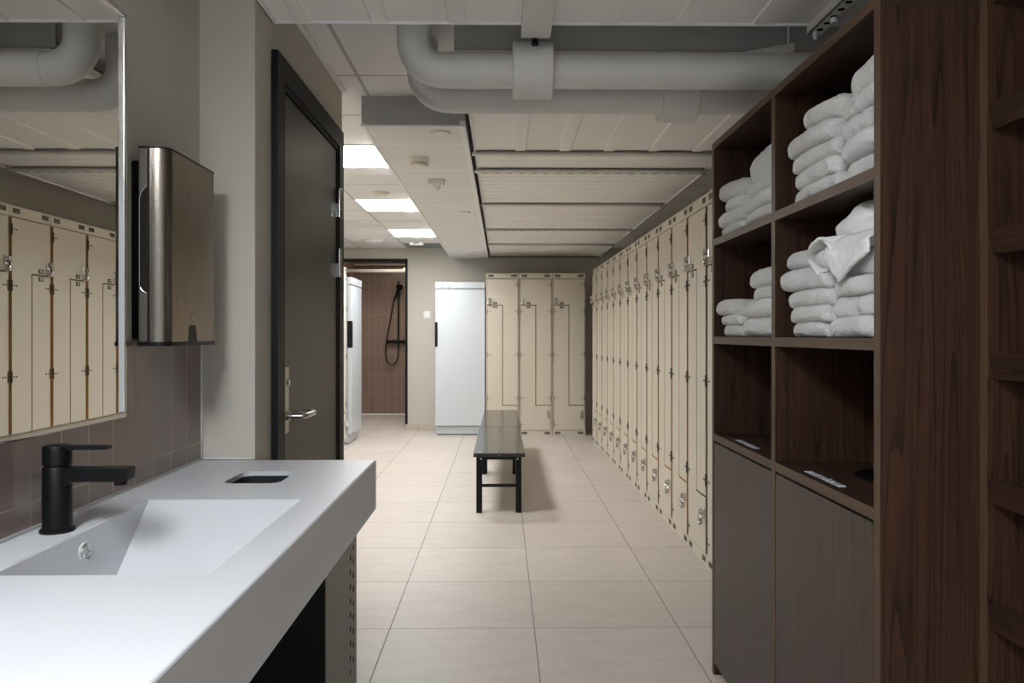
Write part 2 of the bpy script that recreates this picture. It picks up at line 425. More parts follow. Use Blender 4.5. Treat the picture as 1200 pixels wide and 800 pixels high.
t = rib_panel(-0.725, 1.59, 0.35, 2.44, 2.220, [r for r in ribs if -0.69 < r < 1.55], 'y', 'ribbed metal ceiling panel overhead, in front of the two pipes', M['panel'])
MB().box(-0.725, 1.59, 2.435, 2.4415, 2.212, 2.245).build('front_lip', M['white_trim'], t, t.location)
zp = 2.231
segs = [(2.705, 4.18), (4.24, 4.62), (4.70, 5.84), (5.89, 7.25), (7.30, 8.45), (8.50, 9.76)]
seglab = ['wide ribbed metal ceiling panel just beyond the two pipes', 'narrow flat metal ceiling panel between the two nearest rails',
          'metal ceiling panel beyond the perforated rail', 'fourth metal ceiling panel beyond the pipes, over the bench',
          'fifth metal ceiling panel beyond the pipes, over the end of the bench', 'last metal ceiling panel, against the back wall']
for i, ((a, b), lab) in enumerate(zip(segs, seglab)):
    if i == 0:
        t = rib_panel(-0.15, 1.255, a, b, zp, [r for r in ribs if -0.1 < r < 1.2], 'y', lab, M['panel'])
        MB().box(-0.17, 1.59, a - .012, a - .0005, zp - .004, ZC - .001).build('fascia', M['fascia'], t, t.location)
    else:
        n = max(2, int((b - a) / 0.12))
        t = rib_panel(-0.15, 1.255, a, b, zp, [a + (b - a) * (k + .5) / n for k in range(n)], 'x', lab, M['panel'])
def rail(y, w, holes, label, z=2.214, x0=-0.165, x1=1.262):
    t = thing('ceiling_rail', label, 'rail', ((x0 + x1) / 2, y, z), 0, 'cross rails under the metal ceiling')
    p = MB(); p.box(x0, x1, y - w / 2, y + w / 2, z, z + .004); p.box(x0, x1, y - w / 2, y - w / 2 + .003, z, z + .006); p.box(x0, x1, y + w / 2 - .003, y + w / 2, z, z + .006)
    p.box(x0, x1, y - w / 2 - .012, y - w / 2, z + .003, z + .006)
    p.build('channel', M['rail'], t, t.location)
    if holes:
        h = MB()
        k = 0; x = x0 + .06
        while x < x1 - .05:
            h.box(x - .018, x + .018, y + w / 2 - .016, y + w / 2 - .007, z - .0012, z + .001); x += .075
        h.build('slot_row', M['slot'], t, t.location)
    c = MB(); c.frustum((x1 - .03, y, z - .03), (x1 - .03, y, z + .1), .005, n=8); c.box(x1 - .045, x1 - .015, y - .012, y + .012, z - .006, z)
    c.build('hanger_bolt', M['chrome'], t, t.location)
    return t
rail(4.21, .06, False, 'grey ceiling rail nearest the pipes, without slots')
rail(4.66, .085, True, 'grey perforated ceiling rail, second from the pipes')
rail(5.865, .05, False, 'grey ceiling rail third from the pipes, above the near bench')
rail(7.275, .05, True, 'grey ceiling rail fourth from the pipes, above the far bench')
rail(8.475, .05, False, 'grey ceiling rail fifth from the pipes')
rail(9.785, .05, True, 'grey ceiling rail against the back wall', x1=1.27)
# strut rails under the near panel
t = thing('strut_channel', 'broad white boxed channel under the near ceiling panel, holding the pipe clamp', 'rail', (0.11, 1.9, 2.19))
MB().box(0.062, 0.158, 1.0, 2.494, 2.19, 2.219, 0.003).build('channel', M['pipe'], t, t.location)
MB().frustum((0.108, 2.50, 2.17), (0.108, 2.50, 2.235), 0.012, n=10).box(0.09, 0.126, 2.496, 2.54, 2.216, 2.228).build('bolt', M['black'], t, t.location)
t = thing('strut_channel', 'narrow perforated white strut above the towel shelves', 'rail', (1.0, 1.9, 2.19), 0)
p = MB(); p.box(0.985, 1.03, 1.0, 2.45, 2.186, 2.19, 0.0); p.box(0.985, 0.988, 1.0, 2.45, 2.186, 2.219); p.box(1.027, 1.03, 1.0, 2.45, 2.186, 2.219)
p.build('channel', M['pipe'], t, t.location)
h = MB()
for k in range(16): h.frustum((1.0075, 2.40 - k * .05, 2.1855), (1.0075, 2.40 - k * .05, 2.187), .0105, n=12)
h.build('hole_row', M['hole'], t, t.location)
b = MB(); b.frustum((1.0, 2.42, 2.163), (1.0, 2.42, 2.19), .006, n=8); b.build('bolt', M['white_trim'], t, t.location)
b = MB(); b.frustum((1.012, 2.31, 2.17), (1.012, 2.31, 2.19), .012, .009, n=10)
b.build('bolt', M['white_trim'], t, t.location)
t = thing('hanger_bracket', 'small angled white bracket on a threaded rod above the pipes', 'bracket', (1.0, 2.63, 2.2))
p = MB(); p.prism([(0.80, 2.186), (1.02, 2.215), (1.02, 2.240), (0.80, 2.198)], 'y', 2.645, 2.675); p.build('arm', M['pipe'], t, t.location)
MB().frustum((1.005, 2.66, 2.13), (1.005, 2.66, 2.339), .004, n=8).build('rod', M['pipe'], t, t.location)

# ------------------------------------------------------------------ pipes
def duct(y, z, r, label, sleeve, slab):
    t = thing('ventilation_pipe', label, 'pipe', (-0.302, y, z), 0, 'pipes under the ceiling')
    R = 0.097; xr = -0.302
    pts = [(xr, y, ZC - .002), (xr, y, 2.28)]
    pts += [(xr + R - R * math.cos(a), y, z + R - R * math.sin(a)) for a in [PI / 2 * k / 10 for k in range(11)]]
    pts += [(xr + R + .03, y, z)]
    MB().tube(pts, r, 36).build('elbow', M['pipe'], t, t.location)
    MB().tube([(xr + R + .018, y, z), (1.595, y, z)], r + .0015, 40).build('straight_run', M['pipe'], t, t.location)
    s = MB().lathe((sleeve[0], y, z), [(r + .001, 0), (sleeve[2] - .004, 0), (sleeve[2], .004), (sleeve[2], sleeve[1] - .004), (sleeve[2] - .004, sleeve[1]), (r + .001, sleeve[1])], 44, 'x')
    s.build('clamp_sleeve', M['pipe'], t, t.location)
    return t
duct(2.62, 2.128, 0.0585, 'near grey-white pipe crossing under the ceiling, its clamp left of centre', (0.036, 0.138, 0.094), None)
duct(2.90, 2.124, 0.0590, 'rear grey-white pipe crossing lower behind the first, its clamp near the towel shelves', (0.60, 0.136, 0.092), None)

# ------------------------------------------------------------------ ceiling fittings
def disc(name, x, y, z, r, h, label, cat, m, group=None):
    p = MB().lathe((0, 0, 0), [(r * .55, -h), (r * .9, -h * .85), (r, -h * .4), (r, 0)], 32)
    o = p.build(name, m); o.location = (x, y, z - .0005); tag(o, label, cat, group); return o
t = thing('smoke_detector', 'cream round smoke detector on the soffit, nearest the pipes', 'smoke detector', (-0.461, 4.25, 2.203))
MB().lathe((0, 0, 0), [(.052, -.030), (.054, -.026), (.054, 0)], 36).build('base', M['cream_plastic'], t)
MB().lathe((0, 0, 0), [(.030, -.050), (.046, -.046), (.050, -.040), (.050, -.034)], 36).build('sensor_cap', M['cream_plastic'], t)
MB().lathe((0, 0, 0), [(.044, -.0345), (.044, -.0295)], 24).build('gap', M['grille'], t)
t = thing('motion_sensor', 'white motion sensor with a small dome on the soffit', 'sensor', (-0.42, 4.86, 2.203))
MB().box(-.05, .05, -.045, .045, -.034, 0, .006).build('housing', M['white_plastic'], t)
MB().lathe((0, 0, 0), [(.004, -.064), (.018, -.060), (.028, -.048), (.030, -.034)], 24).build('dome', M['white_trim'], t)
disc('sprinkler_cover', -0.30, 3.71, 2.203, .052, .012, 'flat white disc on the soffit nearest the pipes', 'ceiling disc', M['white_plastic'], 'flat discs on the soffit')
disc('sprinkler_cover', -0.303, 6.10, 2.203, .052, .014, 'flat white disc halfway along the soffit', 'ceiling disc', M['white_plastic'], 'flat discs on the soffit')
disc('sprinkler_cover', -0.30, 9.14, 2.203, .060, .014, 'flat white disc on the soffit nearest the back wall', 'ceiling disc', M['white_plastic'], 'flat discs on the soffit')
disc('smoke_detector', -0.955, 6.02, ZC, .068, .030, 'cream disc on the corridor ceiling between the two nearer light panels', 'smoke detector', M['cream_plastic'])
disc('ceiling_valve', -1.524, 9.02, ZC, .12, .028, 'white round air valve on the corridor ceiling near the shower', 'air valve', M['white_plastic'])
t = thing('air_grille', 'round perforated grey air grille in the corridor ceiling', 'air grille', (-1.46, 7.76, ZC - .0005))
MB().lathe((0, 0, 0), [(.20, -.006), (.235, -.006), (.24, 0)], 40).build('plate', M['white_trim'], t)
g = MB()
for r, n in ((.03, 6), (.065, 12), (.10, 18), (.135, 24), (.17, 32), (.20, 38)):
    for k in range(n):
        a = 2 * PI * k / n; g.frustum((r * math.cos(a), r * math.sin(a), -.0068), (r * math.cos(a), r * math.sin(a), -.0055), .010, n=8)
o = g.build('perforation', M['rail'], t); o['kind'] = 'stuff'
t = thing('alarm_box', 'small white rounded box on the corridor ceiling by the back wall', 'alarm', (-1.02, 9.12, ZC - .0005))
MB().box(-.085, .085, -.04, .04, -.05, 0, .012).build('housing', M['white_plastic'], t)
MB().box(-.03, .03, -.0415, -.038, -.035, -.02, .002).build('indicator', M['grey_gap'], t)
o = MB().box(-1.21, -0.68, 9.33, 9.80, ZC - .004, ZC - .0005).build('ceiling_hatch', M['grey_gap']); recenter(o)
tag(o, 'blue-grey ceiling strip where the corridor ceiling meets the back wall', 'hatch')

# ------------------------------------------------------------------ lockers
LW, LH, LD = 0.403, 1.965, 0.5
def plate_mb(poly_boxes): pass
def make_locker(label, edge='locker_edge'):
    t = thing('locker', label, 'locker')
    b = MB(); b.box(0.0015, LW - .0015, 0, LD, 0.0, LH, 0.003)
    b.box(0.0015, LW - .0015, -.012, 0.001, LH - .064, LH, 0.002); b.box(0.0015, LW - .0015, -.012, 0.001, 0, .059, 0.002)
    b.box(.014, LW - .014, -.0012, 0, .0605, LH - .0665, 0, 1)
    body = b.build('body', [M['locker'], M['locker_gap']], t)
    for x in (.030, LW - .095):
        for zz in ((LH - .042, LH - .016), (.018, .044)):
            v = MB(); v.box(x - .003, x + .066, -.0128, -.0115, zz[0] - .003, zz[1] + .003)
            for k in range(4): v.box(x + k * .017, x + k * .017 + .012, -.0134, -.0115, zz[0], zz[1], 0, 1)
            v.build('vent', [M['grille'], M['slot']], body)
    x0, x1, xm, g = .018, LW - .018, .200, .0048
    zt, zb, zs, zl = LH - .0715, .0665, 1.580, .366
    up = [(x0, zs + g), (x0, zt), (x1, zt), (x1, zl + g), (xm + g, zl + g), (xm + g, zs + g)]
    lo = [(x0, zb), (x0, zs - g), (xm - g, zs - g), (xm - g, zl - g), (x1, zl - g), (x1, zb)]
    def door(poly, hinges, side, lx, lz, px, pz):
        d = MB().prism(poly, 'y', -.016, -.0013, 0, 1).build('door', [M['locker'], M[edge]], t, smooth=False)
        for hz in hinges:
            h = MB(); hx = x1 if side > 0 else x0
            h.box(hx - .004, hx + .004, -.0195, -.010, hz - .032, hz + .032, .001)
            for q in (.020, .042): h.frustum((hx - side * q, -.018, hz), (hx - side * q, -.0155, hz), .0055, n=10)
            h.build('hinge', M['hinge'], d)
        k = MB()
        k.box(lx - .016, lx + .016, -.024, -.0155, lz - .010, lz + .040, .004)
        k.frustum((lx, -.046, lz + .022), (lx, -.022, lz + .022), .013, .015, n=16)
        k.torus((lx - .004, -.034, lz - .006), .013, .0035, 'x', 14, 8)
        k.lathe((lx - .004, -.036, lz - .036), [(.004, -.012), (.016, -.010), (.019, 0), (.016, .010), (.004, .012)], 16, 'y')
        k.build('latch', M['chrome'], d)
        n = MB(); n.box(px - .022, px + .022, -.019, -.0155, pz - .013, pz + .013, .003)
        pl = n.build('number_plate', M['hinge'], d)
        MB().box(px - .012, px + .012, -.0205, -.0185, pz - .007, pz + .007, .002).build('plate_window', M['satin'], pl)
        return d
    door(up, (1.827, 1.503, .978, .454), 1, x0 + .022, 1.630, .112, zs + .024)
    door(lo, (1.503, .978, .454, .133), -1, x1 - .036, .262, .112, zs - .024)
    return t
nth = ['nearest', 'second', 'third', 'fourth', 'fifth', 'sixth', 'seventh', 'eighth', 'ninth', 'tenth', 'eleventh', 'twelfth', 'farthest']
def lab_r(i):
    if i == 0: return 'cream steel locker half hidden behind the towel shelves, nearest of the right-hand row'
    if i == 12: return 'cream steel locker at the far end of the long right-hand row'
    return 'cream steel locker in the right-hand row, %s counting from the towel shelves' % nth[i]
first = make_locker(lab_r(1)); alt = None
slope = math.atan(0.0065); lw = 0.399
near_alt = make_locker(lab_r(0), 'locker_edge_plain')
protos = {False: first, True: near_alt}
used = {False: False, True: False}
for i in range(13):
    y_far = 3.585 + lw * (i + 1)
    a = i in (0, 1)
    if not used[a]: o = protos[a]; used[a] = True
    else: o = copy_tree(protos[a])
    o.location = (1.075 - 0.0065 * (y_far - 3.95) + .014, y_far, 0); o.rotation_euler = (0, 0, -PI / 2 + slope)
    o.scale = (lw / LW, 1, 1)
    o['label'] = lab_r(i); o['group'] = 'lockers of the right-hand row'
for i, lab in enumerate(('cream steel locker against the back wall, beside the white drying cabinet', 'middle cream steel locker of the three against the back wall',
                         'cream steel locker against the back wall, in the right-hand corner')):
    o = copy_tree(first); o.location = (-0.194 + .4035 * i, 9.245, 0); o.rotation_euler = (0, 0, 0); o.scale = (1, 1, 1)
    o['label'] = lab; o['group'] = 'lockers against the back wall'
o = copy_tree(near_alt); o.location = (-1.742, 8.082, 0); o.rotation_euler = (0, 0, PI / 2); o.scale = (1, 1, 1)
o['label'] = 'cream steel locker seen edge-on in the corridor, left of the shower doorway'
if 'group' in o: del o['group']

# ------------------------------------------------------------------ drying cabinets
def drying(label, loc, rz):
    W, H, D = 0.605, 1.862, 0.50
    t = thing('drying_cabinet', label, 'drying cabinet', loc, rz)
    b = MB(); b.box(0, W, .055, D, .012, H, .004); b.box(.008, W - .008, .040, .06, .012, .105, .002)
    b.build('body', M['white'], t)
    p = MB(); p.box(.0, W, 0, .056, H - .078, H, .004); cp = p.build('control_panel', M['white'], t)
    for x in (.085, .165):
        k = MB(); k.frustum((x, 0.001, H - .045), (x, -.014, H - .045), .020, .017, n=20); k.box(x - .003, x + .003, -.020, -.013, H - .062, H - .028, .001)
        k.build('knob', M['white_trim'], cp)
    d = MB().box(0, W, 0.004, .052, .115, H - .092, .006).build('door', M['white'], t)
    MB().box(.006, W - .006, .012, .05, H - .092, H - .078).build('seal_strip', M['grey_gap'], t)
    h = MB(); h.box(-.002, .030, -.004, .010, 1.225 - .15, 1.225 + .15, .006); h.box(-.004, .004, .0, .050, 1.225 - .15, 1.225 + .15, .003); h.box(.004, .024, -.006, .0, 1.225 - .125, 1.225 + .125, .003)
    h.build('handle', M['black'], d)
    MB().box(.02, W - .02, .06, D - .02, 0, .013).build('plinth', M['black'], t)
    return t
drying('tall white drying cabinet against the back wall beside the cream lockers', (-0.812, 9.262, 0), 0)
drying('tall white drying cabinet in the corridor left of the shower doorway', (-1.668, 8.49, 0), PI / 2)

# switch
t = thing('light_switch', 'white square switch on the back wall left of the drying cabinet', 'switch', (-0.965, YB, 1.48))
MB().box(-.045, .045, -.011, 0, -.045, .045, .004).build('plate', M['white_plastic'], t)
MB().box(-.028, .028, -.016, -.010, -.028, .028, .003).build('rocker', M['white_trim'], t)

# ------------------------------------------------------------------ shower fittings
t = thing('shower_set', 'black wall shower with riser rail, mixer bar and looped hose', 'shower', (-1.57, 11.66, 0))
MB().frustum((-1.572, 11.60, 1.10), (-1.572, 11.60, 2.03), .013, n=14).frustum((-1.572, 11.60, 1.96), (-1.572, 11.66, 1.96), .012, n=12).build('riser_rail', M['black'], t, t.location)
m = MB(); m.frustum((-1.72, 11.59, 1.118), (-1.44, 11.59, 1.118), .024, n=18); m.frustum((-1.74, 11.59, 1.118), (-1.70, 11.59, 1.118), .027, n=18); m.frustum((-1.64, 11.59, 1.118), (-1.64, 11.66, 1.118), .030, n=16); m.frustum((-1.50, 11.59, 1.118), (-1.50, 11.66, 1.118), .030, n=16)
m.frustum((-1.572, 11.60, 1.03), (-1.572, 11.60, 1.12), .012, n=12)
m.build('mixer_bar', M['black'], t, t.location)
hh = MB(); hh.tube([(-1.63, 11.57, 1.77), (-1.59, 11.55, 1.86), (-1.565, 11.52, 1.95)], [.012, .013, .016], 12); hh.frustum((-1.57, 11.53, 1.95), (-1.53, 11.47, 1.93), .035, .045, n=18)
hh.box(-1.60, -1.545, 11.55, 11.615, 1.79, 1.84, .005); hh.build('hand_shower', M['black'], t, t.location)
ctl = [(-1.63, 11.57, 1.77), (-1.655, 11.575, 1.66), (-1.70, 11.58, 1.40), (-1.745, 11.58, 1.15), (-1.765, 11.58, .98), (-1.745, 11.58, .84), (-1.69, 11.58, .77), (-1.63, 11.58, .78), (-1.585, 11.585, .87), (-1.574, 11.60, 1.03)]
def catmull(P, n=8):
    P = [Vector(p) for p in P]; out = []
    Q = [P[0]] + P + [P[-1]]
    for i in range(1, len(Q) - 2):
        for k in range(n):
            u = k / n; a, b, c, d = Q[i - 1:i + 3]
            out.append(.5 * ((2 * b) + (-a + c) * u + (2 * a - 5 * b + 4 * c - d) * u * u + (-a + 3 * b - 3 * c + d) * u ** 3))
    return out + [P[-1]]
MB().tube(catmull(ctl), .0095, 10).build('hose', M['black'], t, t.location)
t = thing('curtain_rail', 'thick white rail spanning the top of the shower room', 'rail', (-1.6, 10.95, 2.14))
MB().frustum((-2.234, 10.95, 2.137), (-1.001, 10.95, 2.137), .026, n=18).build('tube', M['wall'], t, t.location)
MB().box(-1.42, -1.36, 10.93, 10.97, 2.155, 2.18, .004).build('bracket', M['white_trim'], t, t.location)
t = thing('curtain_rail', 'thin white rail high on the back of the shower room', 'rail', (-1.6, 11.5, 2.27))
MB().box(-2.234, -1.001, 11.46, 11.50, 2.262, 2.29, .004).build('tube', M['wall'], t, t.location)

# ------------------------------------------------------------------ benches
def bench(label):
    L, W, H = 1.50, 0.354, 0.410
    t = thing('bench', label, 'bench', (0, 0, 0), 0, 'black benches in the middle of the room')
    for x0, x1 in ((-W / 2, -.0008), (.0008, W / 2)):
        MB().box(x0, x1, 0, L, H - .026, H, .002).build('seat_board', M['bench'], t)
    for y in (.055, L - .055):
        for x in (-.125, .125): MB().lathe((x, y, H), [(.010, -.001), (.010, .001), (.005, .003)], 14).build('bolt', M['chrome'], t)
    for x in (-.125, .125): MB().lathe((x, .004, H - .038), [(.006, -.006), (.006, 0)], 10, 'y').build('bolt', M['chrome'], t)
    for ye in (.01, L - .05):
        for x in (-.1375, .1325 + .0):
            MB().box(x - .0205, x + .0205, ye, ye + .04, .006, H - .0262, .006).box(x - .0195, x + .0195, ye + .001, ye + .039, 0, .008).build('leg', M['black'], t)
        MB().tube([(-.1168, ye + .02, .185), (.1118, ye + .02, .185)], .0115, 12).box(-.14, .135, ye + .008, ye + .034, H - .046, H - .0265).build('crossbar', M['black'], t)
    return t
b1 = bench('black slatted bench nearer the viewer'); b1.location = (-.019, 5.212, 0)
b2 = copy_tree(b1); b2['label'] = 'black bench standing end to end behind the nearer bench'; b2.location = (-.013, 6.722, 0)

# ------------------------------------------------------------------ washbasin worktop
def boolean(o, cutters):
    for c in cutters:
        m = o.modifiers.new('cut', 'BOOLEAN'); m.object = c; m.operation = 'DIFFERENCE'; m.solver = 'EXACT'
    dg = bpy.context.evaluated_depsgraph_get(); dg.update()
    me = bpy.data.meshes.new_from_object(o.evaluated_get(dg))
    old = o.data; o.modifiers.clear(); o.data = me; me.name = o.name
    for c in cutters: bpy.data.objects.remove(c, do_unlink=True)
    for p in me.polygons: p.use_smooth = False
ZT = 0.853
wt = thing('washbasin_worktop', 'long white solid worktop with moulded basin and waste hole', 'worktop', (-0.63, 1.0, 0.708))
top = MB().box(-0.886, -0.370, -0.6, 2.246, 0.708, ZT, 0.004, seg=2).build('worktop', M['counter'])
def loft(rects, name):
    bm = bmesh.new(); rings = []
    for (x0, x1, y0, y1, z) in rects: rings.append([bm.verts.new(p) for p in ((x0, y0, z), (x1, y0, z), (x1, y1, z), (x0, y1, z))])
    bm.faces.new(rings[0]); bm.faces.new(rings[-1][::-1])
    for a, b in zip(rings, rings[1:]):
        for k in range(4): bm.faces.new((a[k], b[k], b[(k + 1) % 4], a[(k + 1) % 4]))
    bmesh.ops.recalc_face_normals(bm, faces=bm.faces)
    me = bpy.data.meshes.new(name); bm.to_mesh(me); bm.free(); me.materials.append(M['counter'])
    o = bpy.data.objects.new(name, me); C.objects.link(o); return o
basin = loft([(-.788, -.448, 1.172, 1.708, .90), (-.788, -.448, 1.172, 1.708, .8535), (-.785, -.451, 1.176, 1.702, .850), (-.768, -.466, 1.215, 1.520, .733), (-.764, -.47, 1.225, 1.490, .724), (-.750, -.484, 1.245, 1.45, .7215)], 'cutter')
poly = []
hx0, hx1, hy0, hy1, hr = -.693, -.553, 1.893, 2.060, .028
for cx, cy, a0 in ((hx1 - hr, hy1 - hr, 0), (hx0 + hr, hy1 - hr, PI / 2), (hx0 + hr, hy0 + hr, PI), (hx1 - hr, hy0 + hr, 1.5 * PI)):
    for k in range(7): poly.append((cx + hr * math.cos(a0 + PI / 2 * k / 6), cy + hr * math.sin(a0 + PI / 2 * k / 6)))
cut2 = MB().prism(poly, 'z', .69, .90).build('cutter', M['counter'], smooth=False)
boolean(top, [basin, cut2])
for v in top.data.vertices: v.co -= wt.location
top.parent = wt
def inset(p, d):
    cx, cy = (hx0 + hx1) / 2, (hy0 + hy1) / 2
    return [(cx + (x - cx) * (1 - d / abs(hx1 - hx0) * 2), cy + (y - cy) * (1 - d / abs(hy1 - hy0) * 2)) for x, y in p]
ln = MB()
A = [ln.bm.verts.new((x, y, ZT - .012)) for x, y in inset(poly, .0008)]; B = [ln.bm.verts.new((x, y, .72)) for x, y in inset(poly, .0008)]
for k in range(len(A)): ln.bm.faces.new((A[k], A[(k + 1) % len(A)], B[(k + 1) % len(A)], B[k]))
ln.bm.faces.new(B)
ln.build('waste_chute', M['blackhole'], wt, wt.location)
MB().lathe((-.7795, 1.434, .814), [(.019, -.002), (.020, .0), (.0165, .0015)], 28, 'x').build('overflow_cap', M['seal'], wt, wt.location)
ov = MB(); ov.torus((-.7772, 1.434, .814), .0145, .0022, 'x', 28, 8)
for a in range(4): ov.box(-.779, -.7765, 1.434 + .011 * math.cos(a * PI / 2 + .7) - .004, 1.434 + .011 * math.cos(a * PI / 2 + .7) + .004, .814 + .011 * math.sin(a * PI / 2 + .7) - .004, .814 + .011 * math.sin(a * PI / 2 + .7) + .004)
ov.build('overflow_ring', M['chrome'], wt, wt.location)

t = thing('waste_cabinet', 'taupe waste bin cabinet with perforated front under the worktop', 'cabinet', (-0.64, 1.96, 0))
MB().box(-0.885, -0.424, 1.774, 2.150, 0, .7075).box(-0.424, -0.4105, 1.774, 1.780, 0, .7075).build('body', M['black'], t, t.location)
fp = MB().box(-0.424, -0.410, 1.7801, 2.155, 0.02, .7075, .001).build('front_panel', M['bin_front'], t, t.location)
h = MB()
for k in range(9):
    h.box(-.4102, -.4092, 2.060, 2.069, .610 - .0385 * k, .624 - .0385 * k); h.box(-.4102, -.4092, 2.102, 2.111, .628 - .0385 * k, .642 - .0385 * k)
h.build('vent_holes', M['hole'], fp, t.location)

# faucet
t = thing('basin_faucet', 'matt black single-lever mixer tap beside the basin', 'faucet', (-0.832, 1.437, ZT))
MB().lathe((0, 0, 0), [(.030, 0), (.030, .0045), (.027, .007), (.0252, .008), (.0252, .119), (.0242, .121)], 40).build('body', M['black'], t)
MB().lathe((0, 0, 0), [(.022, .121), (.022, .125), (.0252, .126), (.0252, .155), (.0235, .1605), (.012, .1625)], 40).build('cap', M['black'], t)
lv = MB(); lv.prism([(.010, -.013), (.075, -.0125), (.096, -.010), (.096, .010), (.075, .0125), (.010, .013)], 'z', .1535, .1600); lv.build('lever', M['black'], t)
sp = MB()
sp.prism([(.0, .088), (.024, .088), (.034, .0945), (.128, .0945), (.136, .097), (.138, .119), (.0, .119)], 'y', -.016, .016)
spo = sp.build('spout', M['black'], t)
MB().frustum((.118, 0, .087), (.118, 0, .096), .0115, .012, n=22).build('aerator', M['black'], spo)

# ------------------------------------------------------------------ mirror
t = thing('wall_mirror', 'rectangular chrome-framed mirror above the washbasin', 'mirror', (-0.875, 1.15, 1.033))
MY0, MY1, MZ0, MZ1 = 0.55, 1.760, 1.031, 1.957
MB().box(-.890, -.868, MY0 + .004, MY1 - .004, MZ0 + .004, MZ1 - .004).build('glass', M['mirror'], t, t.location, smooth=False)
fr = MB()
for (a, b, c, d) in ((MY0, MY1, MZ0, MZ0 + .012), (MY0, MY1, MZ1 - .012, MZ1), (MY0, MY0 + .012, MZ0 + .012, MZ1 - .012), (MY1 - .012, MY1, MZ0 + .012, MZ1 - .012)):
    fr.box(-.892, -.860, a, b, c, d, .003)
fr.build('frame', M['chrome'], t, t.location)

# paper towel dispenser
t = thing('paper_towel_dispenser', 'brushed steel paper towel dispenser on the wall beside the mirror', 'dispenser', (-0.84, 1.98, 1.195))
def disp_poly(x0, x1, ya, yb, r, n=10):
    p = [(x0, ya), (x1 - r, ya)]
    p += [(x1 - r + r * math.sin(PI / 2 * k / n), ya + r - r * math.cos(PI / 2 * k / n)) for k in range(1, n + 1)]
    p += [(x1, yb - .006), (x1 - .004, yb), (x0, yb)]
    return p
MB().prism(disp_poly(-.868, -.800, 1.834, 2.132, .032), 'z', 1.202, 1.668).build('cover', M['steel'], t, t.location, ang=25)
MB().prism(disp_poly(-.870, -.798, 1.832, 2.134, .033), 'z', 1.193, 1.203).build('base', M['black'], t, t.location)
MB().prism(disp_poly(-.869, -.799, 1.833, 2.133, .033), 'z', 1.667, 1.671).build('lid', M['black'], t, t.location)
MB().box(-.892, -.8675, 1.845, 2.12, 1.21, 1.64, .004).build('back_plate', M['black'], t, t.location)
sd = MB(); sd.box(-.8675, -.846, 1.8325, 1.836, 1.204, 1.666); sd.build('side_panel', M['dark_plastic'], t, t.location)
MB().box(-.8475, -.8438, 1.8318, 1.836, 1.204, 1.666).build('seam', M['black'], t, t.location)
MB().prism([(-.8655, 1.340), (-.8655, 1.545), (-.862, 1.558), (-.848, 1.575), (-.848, 1.322), (-.862, 1.330)], 'y', 1.8316, 1.834).build('level_window', M['smoke_window'], t, t.location)
MB().tube([(-.8475, 1.8315, 1.58), (-.8615, 1.8315, 1.560), (-.8660, 1.8315, 1.545), (-.8660, 1.8315, 1.340), (-.8615, 1.8315, 1.328), (-.8475, 1.8315, 1.318)], .0008, 8).build('window_rim', M['chrome'], t, t.location)
sl = MB(); sl.prism([(1.955, 1.193), (1.960, 1.238), (1.966, 1.245), (1.994, 1.245), (2.000, 1.238), (2.012, 1.193)], 'x', -.8002, -.7988); sl.build('paper_slot', M['black'], t, t.location)
MB().torus((-.7995, 1.983, 1.262), .006, .0012, 'x', 16, 6).build('emblem', M['satin'], t, t.location)

# ------------------------------------------------------------------ towel cabinet
CX0, CX1 = 0.760, 1.36
ys = [1.523, 1.548, 2.113, 2.140, 2.725, 2.748]
t = thing('towel_cabinet', 'dark walnut open towel cabinet with white folded towels and two lower doors', 'cabinet', (1.06, 2.13, 0))
TO = t.location.copy()
def edged(name, x0, x1, y0, y1, z0, z1, body, edge, label=None, d=.0018):
    """panel whose front edge (towards -X) carries a paler edge band"""
    m = MB(); m.box(x0 + d, x1, y0, y1, z0, z1, 0, 0); m.box(x0, x0 + d, y0, y1, z0, z1, 0, 1)
    o = m.build(name, [M[body], M[edge]], t, TO, smooth=False)
    if label: o['label'] = label
    return o
for a, b in ((ys[0], ys[1]), (ys[4], ys[5])): edged('side_panel', CX0, CX1, a, b, 0, 1.886, 'walnut_v', 'walnut_edge_v')
edged('divider', CX0, CX1, ys[2], ys[3], 0, 1.886, 'walnut_v', 'walnut_edge_v')
edged('top', CX0, CX1, ys[0], ys[5], 1.8865, 1.909, 'walnut_h', 'walnut_edge')
shelves = {}
